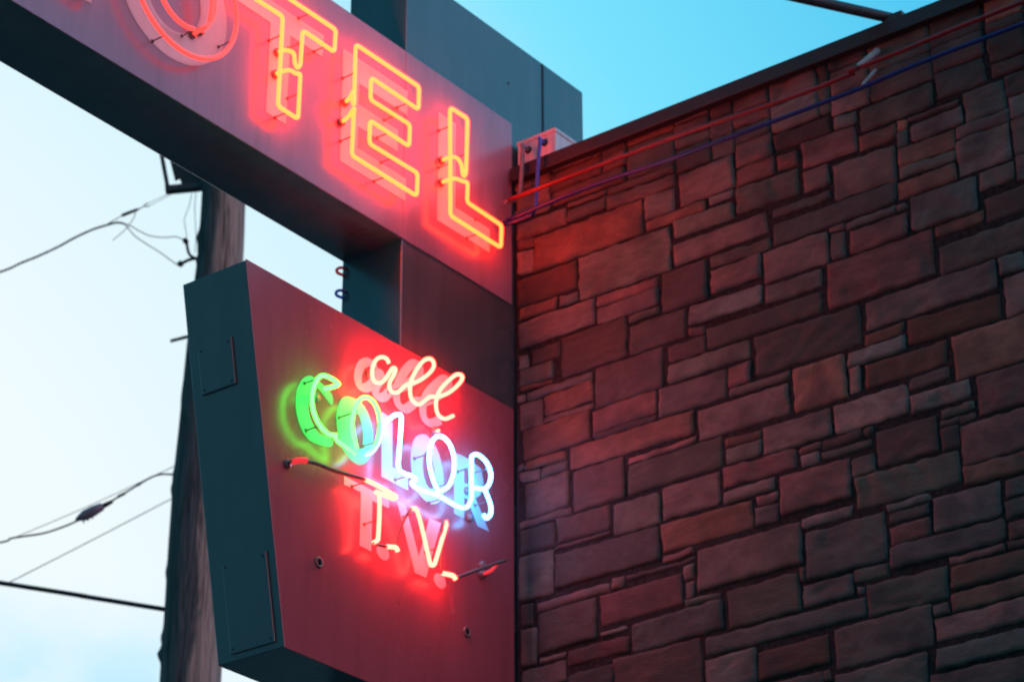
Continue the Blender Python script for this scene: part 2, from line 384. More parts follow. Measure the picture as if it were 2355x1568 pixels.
def bloom_mat(name, col, strength):
    """painted bloom of a lit tube: see-through shell, faintly glowing"""
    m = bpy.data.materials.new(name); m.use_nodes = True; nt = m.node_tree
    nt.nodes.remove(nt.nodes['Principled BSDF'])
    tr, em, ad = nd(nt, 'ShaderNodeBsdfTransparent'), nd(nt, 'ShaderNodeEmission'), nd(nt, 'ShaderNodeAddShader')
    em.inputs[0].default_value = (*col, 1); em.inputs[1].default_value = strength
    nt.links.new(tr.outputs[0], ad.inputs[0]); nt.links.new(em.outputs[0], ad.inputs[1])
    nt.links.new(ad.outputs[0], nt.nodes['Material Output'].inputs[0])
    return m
HALO = {M_neon: bloom_mat('orange_tube_bloom', (1, .06, .01), .45), M_neon_low: bloom_mat('orange_script_bloom', (1, .07, .02), .45),
        M_green: bloom_mat('green_tube_bloom', (.05, 1, .1), .3), M_bluew: bloom_mat('white_tube_bloom', (.12, .5, 1), .35)}
M_glass = plain('smoked_glass_post', (.22, .17, .17), .25)
M_block = plain('black_out_paint', (.24, .18, .18), .4, var=.4, scale=150)
M_porc = plain('porcelain_housing', (.25, .2, .2), .3)
M_red = plain('red_glass_tube', (.20, .008, .012), .3)
M_redclear = plain('clear_red_glass', (.75, .03, .05), .2); M_redclear.node_tree.nodes['Principled BSDF'].inputs['Transmission Weight'].default_value = .75
M_blueclear = plain('clear_blue_glass', (.05, .10, .5), .2); M_blueclear.node_tree.nodes['Principled BSDF'].inputs['Transmission Weight'].default_value = .6
M_blue = plain('blue_glass_tube', (.012, .025, .17), .25)
M_sleeve = plain('blue_sleeve', (.05, .12, .6), .3)
M_grey = plain('grey_sleeve', (.22, .22, .25), .35)
M_hole = plain('black_rubber', (.015, .015, .015), .6)
M_steel = plain('dark_galvanised_steel', (.06, .065, .07), .5, .3)
M_wire = plain('black_cable_jacket', (.02, .022, .026), .5)
M_ceramic = plain('dark_ceramic', (.03, .025, .025), .3)
M_clip = plain('clear_tube_stand', (.45, .55, .55), .15)
M_asphalt = plain('asphalt', (.10, .10, .10), .9, scale=30)
M_roof = plain('roof_felt', (.05, .05, .05), .9)

# ------------------------------------------------------------------ ground
g = MB().add([(-400, -400, 0), (400, -400, 0), (400, 400, 0), (-400, 400, 0)], [(0, 1, 2, 3)]).build('ground', M_asphalt)
structure(g)

# ------------------------------------------------------------------ stone building
WX1, WTOP = 7.2, 6.058
bld = thing('stone_building', 'dark motel wall of reddish irregular stone blocks with a brown metal coping', 'building', (3.5, 3, 0))
MB().box(.004, 0, 0, WX1, 6.5, WTOP - .003).build('wall', M_mortar, bld)
MB().box(.03, .32, WTOP + .01, WX1, 6.4, WTOP + .025).build('roof', M_roof, bld)
cp = MB().box(.006, -.036, 6.042, WX1 + .03, .30, 6.0885)
cp.box(.006, -.0395, 6.037, WX1 + .03, -.0365, 6.050)
for x in (2.9, 4.8): cp.box(x - .02, -.0385, 6.052, x + .02, .302, 6.091)
bevel(cp.build('coping', M_coping, bld), .003)

CELL = 6
GX, GZ = int(WX1 * 1000 / CELL), int(WTOP * 1000 / CELL)
occ = [bytearray(GX) for _ in range(GZ)]
def mark(r):
    for j in range(max(0, (r[1] - 7) // CELL), min(GZ, -(-(r[3] + 7) // CELL))):
        row = occ[j]
        for i in range(max(0, (r[0] - 7) // CELL), min(GX, -(-(r[2] + 7) // CELL))): row[i] = 1
rects = [tuple(r) for r in STONES]
for r in rects: mark(r)
for j in range(GZ):
    i = 0
    while i < GX:
        if occ[j][i]: i += 1; continue
        wmax = random.choice((22, 28, 34, 40, 48, 56)); hmax = random.choice((6, 9, 12, 14, 16, 20))
        w = 0
        while i + w < GX and w < wmax and not occ[j][i + w]: w += 1
        h = 1
        while j + h < GZ and h < hmax and not any(occ[j + h][i:i + w]): h += 1
        r = (i * CELL + 3, j * CELL + 3, (i + w) * CELL - 4, (j + h) * CELL - 4)
        for jj in range(j, j + h):
            for ii in range(i, i + w): occ[jj][ii] = 1
        if r[2] - r[0] >= 15 and r[3] - r[1] >= 11: rects.append((max(r[0], 5), r[1], min(r[2], int(WX1 * 1000) - 4), r[3]))
        i += w

TINTS = [(0.158, 0.128, 0.11), (0.143, 0.124, 0.106), (0.124, 0.128, 0.11), (0.104, 0.124, 0.11), (0.104, 0.117, 0.094), (0.186, 0.112, 0.081), (0.135, 0.124, 0.115), (0.174, 0.15, 0.131), (0.17, 0.106, 0.095)]
sv, sf, stint, sgrain = [], [], [], []
def lin(a, b, step, e):
    n = max(2, int((b - a) / step)); L = [a, a + e]
    for k in range(1, n): L.append(a + e + (b - a - 2 * e) * k / n)
    return L + [b - e, b]
for (x0, z0, x1, z1) in rects:
    x0, z0, x1, z1 = max(x0 / 1000 - .0036, .005), z0 / 1000 - .0032, x1 / 1000 + .0036, z1 / 1000 + .0032
    near = x0 < 2.3 and z1 > 3.6
    w, h = x1 - x0, z1 - z0
    e = min(.0022, w * .2, h * .2)
    us = lin(x0, x1, .012 if near else .05, e); vs = lin(z0, z1, .010 if near else .05, e)
    rel = random.uniform(.004, .0095); seed = Vector((random.uniform(0, 50), random.uniform(0, 50), random.uniform(0, 50)))
    rough = random.choice((.0015, .0025, .004, .006)); slope = random.choice((0, 0, 0, .6, -.5, 1.4)); tx, tz = random.uniform(-.009, .009), random.uniform(-.009, .007)
    cj = [(random.uniform(0, .012) if random.random() < .35 else random.uniform(0, .003)) for _ in range(4)]
    skew = [random.uniform(-.004, .004) for _ in range(2)]
    ga_ = random.choice((0, .1, -.1, .15, -.15, .05, -.05, .08, -.08, 0, .03, 1.1)) + random.uniform(-.06, .06); gs = random.choice((1.6, 2.5, 4, 6)); gk = random.uniform(.7, 1.5)
    gc, gsn = math.cos(ga_), math.sin(ga_)
    base = len(sv); nu, nv = len(us), len(vs)
    t = random.choice(TINTS); k = random.choice((.62, .8, .95, 1.05, 1.15, 1.3, 1.6)) * random.uniform(.92, 1.08); t = (t[0] * k, t[1] * k, t[2] * k, 1)
    for b_, v in enumerate(vs):
        for a_, u in enumerate(us):
            fu, fv = (u - x0) / w, (v - z0) / h
            du = min(u - x0, x1 - u); dv = min(v - z0, z1 - v)
            # ragged outline and rounded-off corners
            wob = .0042
            px = u + wob * noise.noise(Vector((v * 38, 3, 0)) + seed) + skew[0] * (fv - .5) * (1 if fu > .5 else .4)
            pz = v + wob * noise.noise(Vector((u * 30, 9, 4)) + seed) + skew[1] * (fu - .5)
            ci = (0 if fu < .5 else 1) + (0 if fv < .5 else 2)
            cd = cj[ci]; q = (u - x0 if fu < .5 else x1 - u) + (v - z0 if fv < .5 else z1 - v)
            if cd > 0 and q < cd:
                s = (cd - q) * .5
                px += s if fu < .5 else -s; pz += s if fv < .5 else -s
            d = min(du, dv)
            edge = 1 if d > e * 1.01 else (.75 if d > 1e-6 else 0)
            if d <= 1e-6: y = .004
            else:
                s_ = v + slope * u
                n = noise.noise(Vector((u * 14, 0, s_ * 34)) + seed) + .5 * noise.noise(Vector((u * 40, 5, s_ * 95)) + seed)
                c_ = noise.noise(Vector((u * 9, 7, s_ * 16)) + seed)            # a spalled flake here and there
                if c_ > .28: n += 2.2 * min(1, (c_ - .28) * 9) * -1
                soft = min(1, d / .004)
                y = -(rel * (.8 + .2 * soft) * (edge) + rough * n * soft + tx * (fu - .5) + tz * (fv - .5))
                y = min(y, -.0015)
            sv.append((px, y, pz)); stint.append(t)
            sgrain.append((gk * (u * gc + v * gsn) + seed.x, y + seed.y, gk * gs * (v * gc - u * gsn) + seed.z))
    for b_ in range(nv - 1):
        for a_ in range(nu - 1):
            i = base + b_ * nu + a_
            sf.append((i, i + 1, i + nu + 1, i + nu))
me = bpy.data.meshes.new('stone_facing'); me.from_pydata(sv, [], sf)
ca = me.color_attributes.new('tint', 'FLOAT_COLOR', 'POINT')
ca.data.foreach_set('color', [c for t in stint for c in t])
gr_ = me.attributes.new('grain', 'FLOAT_VECTOR', 'POINT')
gr_.data.foreach_set('vector', [c for g_ in sgrain for c in g_])
me.polygons.foreach_set('use_smooth', [True] * len(me.polygons))
me.materials.append(M_stone)
so = bpy.data.objects.new('stone_facing', me); COL.objects.link(so); so.parent = bld
so.matrix_parent_inverse = Matrix.Translation(-bld.location)

# ------------------------------------------------------------------ pylon between and behind the signs
pyl = thing('sign_pylon', 'tall dark teal sheet metal column that carries both neon signs', 'column', (-.12, -.1, 0))
bevel(MB().box(-.2395, -.558, 0, -.004, .39, 6.595).build('column_casing', M_teal, pyl), .004)
MB().box(-.0035, .155, 6.13, -.0015, .163, 6.590).build('seam', M_hole, pyl)
MB().lathe((-.004, -.03, 6.42), (1, 0, 0), [(0, .004), (.002, .004), (.003, .002)]).build('rivet', M_hole, pyl)

# ------------------------------------------------------------------ upper sign
S1 = .048
up = thing('lit_letter_sign', 'long upper neon sign with large orange outlined tube letters TEL after a dimmer red O', 'neon sign', (-.12, -1.3, 5.605))
bevel(MB().box(-.243, -2.62, 5.605, -.003, -.018, 6.268).build('cabinet', M_teal, up), .003)
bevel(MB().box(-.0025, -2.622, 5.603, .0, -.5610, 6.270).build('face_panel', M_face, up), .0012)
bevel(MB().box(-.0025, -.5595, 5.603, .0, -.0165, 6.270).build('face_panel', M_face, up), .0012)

def panel_letter(parent, outline, holes=(), x=.0012, m=None):
    return MB().prism(outline, .0001, x, holes).build('painted_letter', m or M_white, parent)

def ell(cy, cz, a, b, n=40, t0=0., t1=2 * math.pi):
    return [(cy + a * math.cos(t0 + (t1 - t0) * i / n), cz + b * math.sin(t0 + (t1 - t0) * i / n)) for i in range(n)]

ML, MR = -2.385, -1.878
m_out = [(ML, 5.738), (ML, 6.124), (ML + .1, 6.124), ((ML + MR) / 2, 5.93), (MR - .1, 6.124), (MR, 6.124), (MR, 5.738),
         (MR - .085, 5.738), (MR - .085, 5.98), ((ML + MR) / 2, 5.80), (ML + .085, 5.98), (ML + .085, 5.738)]
t_out = [(-1.325, 6.0485), (-1.325, 6.125), (-.945, 6.125), (-.948, 6.0485), (-1.0915, 6.0485), (-1.0945, 5.741), (-1.182, 5.741), (-1.179, 6.0485)]
e_out = [(-.857, 5.733), (-.857, 6.126), (-.550, 6.126), (-.550, 6.040), (-.779, 6.040), (-.779, 5.966), (-.592, 5.966),
         (-.592, 5.889), (-.779, 5.889), (-.779, 5.813), (-.550, 5.813), (-.550, 5.733)]
l_out = [(-.398, 5.738), (-.398, 6.127), (-.309, 6.127), (-.309, 5.823), (-.133, 5.823), (-.133, 5.738)]
panel_letter(up, m_out)
panel_letter(up, ell(-1.575, 5.93, .216, .206, 48), [ell(-1.575, 5.93, .108, .114, 40)])
for o_ in (t_out, e_out, l_out): panel_letter(up, o_)

def tube3(pts, x): return [(x, p[0], p[1]) if len(p) == 2 else p for p in pts]

def glass_letter(parent, runs, material, r, name='neon_tube', smooth=False, sides=10, supports=(), stand=S1, housings=(), fr=.014):
    mb = MB()
    for run in runs:
        pts = tube3(run, stand)
        mb.tube(spline(pts, 6) if smooth else fillet(pts, fr), r, sides)
    o = mb.build(name, material, parent)
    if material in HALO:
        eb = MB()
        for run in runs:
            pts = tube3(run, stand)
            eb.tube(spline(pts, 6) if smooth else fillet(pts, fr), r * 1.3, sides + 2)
        eb.build('bloom_shell', HALO[material], o)  # added shell with a weak glow, imitates bloom round the tube
    for (y, z) in supports:
        MB().lathe((.001, y, z), (1, 0, 0), [(0, .006), (.002, .0055), (.004, .0022), (stand - .010, .002), (stand - .008, .0042), (stand - r * .8, .0045)], 8).build('tube_support', M_glass, o)
    for (y, z) in housings:
        MB().lathe((.0012, y, z), (1, 0, 0), [(0, .013), (.010, .013), (.0105, .0105), (.003, .0100), (.0028, .001)], 14).build('electrode_housing', M_porc, o)
    return o

R1 = .0061
# M (outside the frame but for the glow of its right leg)
glass_letter(up, [m_out + [m_out[0]]], M_neon_dim, R1, supports=[(ML, 5.95), (MR, 5.95), (MR - .04, 5.738)])
# O: an outer and an inner ring
oo = [(-1.575 + .207 * math.cos(t), 5.93 + .203 * math.sin(t)) for t in [math.radians(105 + 5 * k) for k in range(71)]]
oi = [(-1.575 + .116 * math.cos(t), 5.93 + .118 * math.sin(t)) for t in [math.radians(-45 + 5 * k) for k in range(68)]]
glass_letter(up, [oo, [(.002, -1.498, 5.838), (.036, -1.498, 5.842)] + oi[::1],
                  [(.002, -1.470, 5.862), (.040, -1.472, 5.868), (.052, -1.476, 5.90), (.052, -1.474, 5.95), (.05, -1.490, 5.98)]], M_neon_dim, .0068,
             supports=[(-1.645, 5.741), (-1.535, 5.815), (-1.388, 5.855), (-1.76, 5.86)], housings=[(-1.498, 5.838), (-1.470, 5.862)], fr=.01)
# T
glass_letter(up, [[(.002, -1.149, 5.958), (.034, -1.149, 5.958), (-1.1226, 5.955), (-1.1194, 5.9214), (-1.108, 5.9075), (-1.0944, 5.925), (-1.0905, 6.049),
                   (-.948, 6.0465), (-.945, 6.127), (-1.326, 6.125), (-1.326, 6.0485), (-1.178, 6.051), (-1.182, 5.743), (-1.0955, 5.741),
                   (-1.0928, 5.898), (-1.1136, 5.8866), (-1.136, 5.889), (.034, -1.155, 5.880), (.002, -1.155, 5.880)]], M_neon, R1,
             supports=[(-1.181, 5.985), (-1.10, 6.0), (-1.142, 5.742), (-.985, 6.049), (-1.06, 6.126), (-1.094, 5.83)],
             housings=[(-1.149, 5.958), (-1.155, 5.880)])
# E
glass_letter(up, [[(.002, -.846, 5.938), (.030, -.852, 5.940), (.056, -.868, 5.948), (.060, -.876, 5.93), (.060, -.872, 5.902), (.054, -.860, 5.905), (-.853, 5.93),
                   (-.8535, 6.1235), (-.5515, 6.1245), (-.5525, 6.041), (-.779, 6.043), (-.779, 5.9645), (-.592, 5.968),
                   (-.594, 5.8895), (-.7785, 5.892), (-.779, 5.811), (-.5515, 5.8155), (-.554, 5.734), (-.857, 5.734),
                   (-.8535, 5.872), (.058, -.862, 5.890), (.058, -.870, 5.880), (.034, -.862, 5.866), (.002, -.860, 5.862)]], M_neon, R1,
             supports=[(-.855, 6.02), (-.856, 5.80), (-.66, 5.968), (-.69, 5.892), (-.70, 5.735), (-.60, 6.043), (-.67, 5.814)],
             housings=[(-.846, 5.938), (-.860, 5.862)])
# L
glass_letter(up, [[(.002, -.386, 5.953), (.034, -.386, 5.955), (-.362, 5.9626), (-.338, 5.948), (-.3335, 5.918), (-.325, 5.908), (-.3155, 5.925), (-.3099, 6.1275), (-.3980, 6.1255),
                   (-.3915, 5.740), (-.1375, 5.7384), (-.1335, 5.8205), (-.3095, 5.8245), (-.3065, 5.8985), (-.332, 5.888),
                   (-.366, 5.884), (.036, -.386, 5.874), (.002, -.386, 5.874)]], M_neon, R1,
             supports=[(-.394, 5.925), (-.25, 5.740), (-.310, 6.0), (-.21, 5.823), (-.394, 6.06)],
             housings=[(-.386, 5.953), (-.386, 5.874)])

# ------------------------------------------------------------------ lower sign
S2 = .055
low = thing('colour_set_sign', 'lower tapered maroon neon sign reading all COLOR T.V.', 'neon sign', (-.12, -.6, 4.167))
trap = [(-1.231, 5.2385), (-1.011, 4.166), (-.012, 4.166), (-.012, 5.2385)]
bevel(MB().prism(trap, -.243, -.003).build('cabinet', M_teal, low), .003)
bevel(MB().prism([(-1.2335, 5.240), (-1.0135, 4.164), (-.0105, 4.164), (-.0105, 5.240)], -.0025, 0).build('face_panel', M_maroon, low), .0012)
def side_plate(x0, x1, z0, z1):
    """thin access cover lying on the slanting outer end of the cabinet"""
    k = (1.231 - 1.011) / (5.2385 - 4.166); n = Vector((0, -1, -k)).normalized()
    def P(x, z, t): return Vector((x, -1.011 - k * (z - 4.166), z)) + n * t
    v = [P(x, z, t) for t in (.0005, .0065) for x, z in ((x0, z0), (x1, z0), (x1, z1), (x0, z1))]
    bevel(MB().add(v, [(0, 3, 2, 1), (4, 5, 6, 7), (0, 1, 5, 4), (1, 2, 6, 5), (2, 3, 7, 6), (3, 0, 4, 7)]).build('access_panel', M_teal, low), .002)
    for sx, sz in ((x0 + .012, z0 + .012), (x1 - .012, z0 + .012), (x1 - .012, z1 - .012), (x0 + .012, z1 - .012)):
        MB().lathe(P(sx, sz, .0063), n, [(0, .0035), (.0018, .003)], 8).build('screw', M_steel, low)
side_plate(-.205, -.078, 4.905, 5.040)
side_plate(-.190, -.030, 4.185, 4.430)
for y, z in ((-.8909, 4.4445), (-.2391, 4.4395)):
    gr = MB().ring((.002, y, z), (1, 0, 0), .0125, .004, 18, 8).build('grommet', M_porc, low)
    MB().lathe((.0004, y, z), (1, 0, 0), [(0, .0118), (.0008, .0118)], 18).build('opening', M_hole, gr)

P = PATHS
for k in ('pC', 'pL2', 'pR', 'pT', 'pV'):
    poly = P[k]
    if k == 'pC': poly = [tuple(q[:2]) for q in spline([(a, b, 0) for a, b in poly], 3, True)]
    hl = [[(-.2560, 4.955), (-.2560, 4.905), (-.222, 4.908), (-.208, 4.930), (-.222, 4.951)]] if k == 'pR' else ()
    panel_letter(low, poly, hl, m={'pC': M_greenp, 'pL2': M_bluep, 'pR': M_bluep}.get(k))
for k in ('O1', 'O2'):
    sm = lambda q: [tuple(v[:2]) for v in spline([(a, b, 0) for a, b in q], 3, True)]
    panel_letter(low, sm(P['p' + k + 'o']), [sm(P['p' + k + 'i'])], m=M_greenp if k == 'O1' else M_bluep)
for y, z in ((-.621, 4.5624), (-.3648, 4.5577)): panel_letter(low, ell(y, z, .0275, .0225, 20))
# brushed script under the word "all": a broad stroke that follows the glass
def brush(path, w):
    C = spline([(0, a, b) for a, b in path], 4); v, f = [], []
    n = len(C)
    for i, c in enumerate(C):
        d = (C[min(i + 1, n - 1)] - C[max(i - 1, 0)]).normalized(); s = Vector((0, -d.z, d.y)) * w * (.72 + .28 * abs(d.z))
        v += [(.0012, c.y + s.y, c.z + s.z), (.0012, c.y - s.y, c.z - s.z)]
    for i in range(n - 1): f.append((2 * i, 2 * i + 1, 2 * i + 3, 2 * i + 2))
    return v, f
mb = MB(); v, f = brush(P['all'], .017); off = []
for i, p in enumerate(v): off.append((p[0] + .00002 * (i // 2), p[1], p[2]))   # overlapping strokes never share a plane
mb.add(off, f); mb.build('painted_letter', M_white, low)

glass_letter(low, [P['all'][:-1] + [(-.378, 5.064)], ], M_neon_low, .0058, smooth=True, stand=S2,
             supports=[(-.615, 5.066), (-.452, 5.092), (-.54, 5.117), (-.38, 5.150)], housings=[(-.706, 5.088), (-.402, 5.018)])
glass_letter(low, [[(.004, -.402, 5.018), (.022, -.402, 5.017)]], M_neon_low, .005, stand=S2)
R2 = .0054
glass_letter(low, [P['C']], M_green, R2, smooth=True, stand=S2, supports=[(-.975, 4.955), (-.962, 4.815)], housings=[(-.930, 4.928)])
glass_letter(low, [P['C2']], M_green, R2, smooth=True, stand=S2 - .004)
glass_letter(low, [P['O1'][:-1]], M_green, R2, smooth=True, stand=S2, supports=[(-.826, 4.905), (-.72, 4.855)])
glass_letter(low, [[(S2, a, b) for a, b in P['O1b']] + [(S2, a, b) for a, b in P['L2'][:1]]], M_bluew, R2, smooth=True, stand=S2)
glass_letter(low, [P['L2'][:22]], M_bluew, .0057, smooth=True, stand=S2, supports=[(-.655, 4.945), (-.575, 4.802), (-.42, 4.784)])
glass_letter(low, [P['O2']], M_bluew, .0057, smooth=True, stand=S2 + .008, supports=[(-.49, 4.90), (-.395, 4.84)])
glass_letter(low, [P['L2'][21:], P['R2']], M_bluew, .0060, smooth=True, stand=S2, supports=[(-.288, 4.93), (-.215, 4.95), (-.205, 4.85)], housings=[(-.245, 4.882), (-.232, 4.80)])
glass_letter(low, [P['Tb']], M_neon_low, .0064, stand=S2, fr=.012, supports=[(-.762, 4.716)])
glass_letter(low, [P['Ts']], M_neon_low, .0062, smooth=True, stand=S2 - .002, supports=[(-.706, 4.62)])
glass_letter(low, [P['V']], M_neon_low, .0062, stand=S2, fr=.02, supports=[(-.535, 4.70), (-.435, 4.625)])
for k in ('dot1', 'dot2'): glass_letter(low, [P[k]], M_neon_low, .0068, smooth=True, stand=S2)
glass_letter(low, [[(.004, -1.036, 4.686), (.03, -1.036, 4.688)] + [(S2, a, b) for a, b in P['bk1']][1:]], M_block, .0056, name='blacked_out_tube', smooth=True, stand=S2, housings=[(-1.036, 4.686)])
glass_letter(low, [[(.022, -1.036, 4.687), (.042, -1.030, 4.689), (S2, -1.012, 4.6912)]], M_redend, .0085, smooth=True, stand=S2)
for k in ('bk2', 'bk3', 'bk4'): glass_letter(low, [P[k]], M_block, .0045, name='blacked_out_tube', smooth=True, stand=S2 - .003)
glass_letter(low, [[(S2, a, b) for a, b in P['bk5']]], M_block, .0052, name='blacked_out_tube', smooth=True, stand=S2, supports=[(-.205, 4.642)], housings=[(-.172, 4.668), (-.172, 4.640)])
glass_letter(low, [[(.010, -.172, 4.640), (.034, -.168, 4.645), (.05, -.160, 4.664)]], M_redend, .005, smooth=True, stand=S2)

# ------------------------------------------------------------------ junction box on the parapet
jb = thing('junction_box', 'small white electrical box with two black holes on the parapet beside the column', 'electrical box', (.087, .06, 6.04))
bevel(MB().box(.010, .001, 6.0895, .163, .135, 6.188).build('box_body', M_boxw, jb), .003)
bevel(MB().box(.007, -.002, 6.1885, .166, .138, 6.203).build('lid', M_boxw, jb), .003)
MB().box(.012, -.030, 6.0890, .160, .0005, 6.0915).build('base_flange', M_boxw, jb)
for x, z in ((.055, 6.1575), (.121, 6.160)):
    MB().lathe((x, .0025, z), (0, -1, 0), [(0, .0125), (.006, .0125), (.0062, .009), (.002, .0085)], 16).build('bushing', M_hole, jb)

# ------------------------------------------------------------------ coloured tubes along the wall
yt = -.09
tag(MB().tube(spline([(.0356, yt, 5.935), (.2552, yt, 5.9337), (.6851, yt, 5.9296), (1.1271, yt, 5.912), (1.2856, yt, 5.914), (1.315, -.085, 5.9165)], 6), .0068, 12).build('border_tube', M_red),
    'thin red glass tube along the wall top ending at the sign', 'glass tube', 'glass tubes along the wall')
tag(MB().tube(spline([(1.300, -.098, 5.9235), (1.3249, -.098, 5.9208), (1.4901, -.098, 5.9208), (1.6968, -.098, 5.927), (2.4, -.098, 5.932), (3.6, -.098, 5.93)], 6), .0068, 12).build('border_tube', M_red),
    'darker red glass tube running on right past the clear stand', 'glass tube', 'glass tubes along the wall')
tag(MB().tube(spline([(.0381, yt, 5.8629), (.1469, yt, 5.8653), (.305, yt, 5.8695), (.504, yt, 5.8654), (.6826, yt, 5.8587), (1.1319, yt, 5.8542), (1.3203, yt, 5.8553), (1.5498, yt, 5.8638), (1.8627, yt, 5.8643), (3.6, yt, 5.86)], 6), .0068, 12).build('border_tube', M_blue),
    'thin blue glass tube sloping below the red ones along the wall', 'glass tube', 'glass tubes along the wall')
tag(MB().tube(spline([(.0381, yt, 5.8629), (.030, yt - .002, 5.854), (.042, yt - .003, 5.847), (.09, yt, 5.8475), (.140, yt, 5.8485)], 6), .0075, 10).build('tube_end', M_blue),
    'short purple blue return bend under the left end of the blue tube', 'glass tube')
tag(MB().tube(spline([(.055, -.0006, 6.1575), (.055, -.03, 6.157), (.0762, -.058, 6.14), (.0762, -.062, 6.082), (.0678, -.062, 5.9689), (.0519, -.07, 5.942), (.036, yt, 5.931), (.026, yt, 5.926)], 6), .0072, 10).build('cable_sleeve', M_grey),
    'grey sleeve dropping from the left hole of the white box to the red tube', 'cable')
tag(MB().tube(spline([(.121, -.0006, 6.160), (.121, -.03, 6.160), (.1446, -.056, 6.135), (.1414, -.062, 6.0583), (.1323, -.066, 5.8936), (.130, yt + .012, 5.868)], 6), .0062, 10).build('cable_sleeve', M_sleeve),
    'bright blue sleeve dropping from the right hole of the white box', 'cable')
for label, a, b, n_ in (('clear glass stand holding the red tube off the dark stones', (1.356, -.014, 6.012), (1.329, -.097, 5.924), 1),
                        ('smaller clear glass stand holding the blue tube off the dark stones', (1.344, -.014, 5.950), (1.336, -.09, 5.862), 2)):
    a, b = Vector(a), Vector(b); d = (b - a).normalized()
    st = thing('tube_stand', label, 'tube stand', a, 'clear tube stands')
    r = .0105 if n_ == 1 else .006
    MB().lathe(a, d, [(0, r * 1.15), (.006, r * 1.15), (.008, r), ((b - a).length - .006, r * .8), ((b - a).length - .003, r * .5)], 12).build('glass_post', M_clip, st)
    MB().ring(b, (1, 0, .02), .0095, .0022, 14, 6).build('wire_clip', M_steel, st)
for k, (z, m_, lab) in enumerate(((5.562, M_redclear, 'red glass return bend sticking out behind the column'), (5.484, M_blueclear, 'dark blue glass return bend sticking out behind the column'))):
    pts = [(-.222, -.556, z + .010), (-.228, -.570, z + .010), (-.234, -.580, z + .007), (-.239, -.584, z), (-.239, -.580, z - .007), (-.236, -.570, z - .009), (-.232, -.556, z - .009)]
    tag(MB().tube(spline(pts, 5), .0048, 10).build('return_bend', m_), lab, 'glass tube')

# ------------------------------------------------------------------ tie rod
A, B = Vector((1.405, -.005, 6.113)), Vector((-.12, -2.11, 6.27))
tr = thing('tie_rod', 'black steel rod from the parapet up to the top of the sign', 'tie rod', A)
MB().tube([A, B], .0165, 12).build('rod', M_steel, tr)
bevel(MB().box(1.385, -.028, 6.0890, 1.452, .06, 6.112).build('anchor_plate', M_steel, tr), .002)

# ------------------------------------------------------------------ utility pole
prof = [(-4.075, 2.875, 9.75, .100), (-4.088, 2.865, 9.3, .108), (-4.100, 2.856, 8.805, .1142), (-4.100, 2.857, 8.644, .1150), (-4.100, 2.857, 8.40, .118),
        (-4.104, 2.853, 8.271, .121), (-4.113, 2.846, 7.885, .130), (-4.117, 2.843, 7.624, .1345), (-4.121, 2.840, 7.365, .1385), (-4.127, 2.835, 7.087, .143),
        (-4.127, 2.835, 6.769, .1455), (-4.126, 2.836, 6.484, .1462), (-4.127, 2.836, 6.067, .1475), (-4.128, 2.836, 3.0, .165), (-4.128, 2.836, 0, .185)]
knots = [(8.505, .016, .035), (8.372, .008, .02), (7.075, .009, .03), (7.15, .006, .03), (6.63, .007, .03), (6.29, .010, .03), (6.205, .022, .028), (8.44, .006, .02), (7.6, .004, .05)]
pole = thing('utility_pole', 'weathered dark wooden utility pole with peeling bark rising behind the signs', 'utility pole', (-4.128, 2.836, 0))
SIL = math.atan2(-.607, -.795)                 # the side on which the knots stand out
v, f = [], []
zs = []
z = 9.75
while z > 5.5: zs.append(z); z -= .022
zs += [5, 4, 3, 2, 1, 0]
NS = 40
def at_z(z):
    for a, b in zip(prof, prof[1:]):
        if a[2] >= z >= b[2]:
            t = (a[2] - z) / (a[2] - b[2]); return [a[i] + (b[i] - a[i]) * t for i in (0, 1, 3)]
for z in zs:
    cx, cy, r = at_z(z)
    for k in range(NS):
        a = 2 * math.pi * k / NS
        rr = r + .0035 * noise.noise(Vector((math.cos(a) * 6, math.sin(a) * 6, z * .8))) + .0022 * noise.noise(Vector((math.cos(a) * 16, math.sin(a) * 16, z * 3)))
        da = (a - SIL + math.pi) % (2 * math.pi) - math.pi
        for kz, amp, wd in knots:
            rr += amp * math.exp(-((z - kz) / wd) ** 2) * math.exp(-(da / .45) ** 2)
        v.append((cx + rr * math.cos(a), cy + rr * math.sin(a), z))
for j in range(len(zs) - 1):
    for k in range(NS):
        l = (k + 1) % NS
        f.append((j * NS + l, j * NS + k, (j + 1) * NS + k, (j + 1) * NS + l))
f.append(tuple(range(NS)))
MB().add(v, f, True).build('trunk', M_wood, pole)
MB().tube([(-4.286, 2.715, 7.908), (-4.16, 2.80, 7.947)], .009, 8).build('climbing_step', M_steel, pole)
kt = MB()
br = thing('pole_bracket', 'dark steel bracket and plate bolted to the pole under the long sign', 'bracket', (-4.2, 2.78, 8.8))
T_ = Vector((.795, .607, 0)); F_ = Vector((-.607, .795, 0))
MB().bar((-4.392, 2.632, 9.14), (-4.334, 2.678, 8.800), .022, .022, F_).build('hanger_bar', M_steel, br)
MB().bar((-4.345, 2.669, 8.800), (-4.155, 2.815, 8.826), .05, .030).build('cross_bar', M_steel, br)
base = [(-4.352, 2.664, 9.06), (-4.309, 2.697, 8.861), (-4.289, 2.712, 8.873), (-4.280, 2.719, 8.835), (-4.182, 2.794, 8.836), (-4.150, 2.818, 8.97), (-4.24, 2.75, 9.16)]
n = len(base); vv = [Vector(p) - F_ * .012 for p in base] + [Vector(p) + F_ * .012 for p in base]
MB().add(vv, [tuple(range(n)), tuple(reversed(range(n, 2 * n)))] + [((i + 1) % n, i, i + n, (i + 1) % n + n) for i in range(n)]).build('gusset_plate', M_ceramic, br)

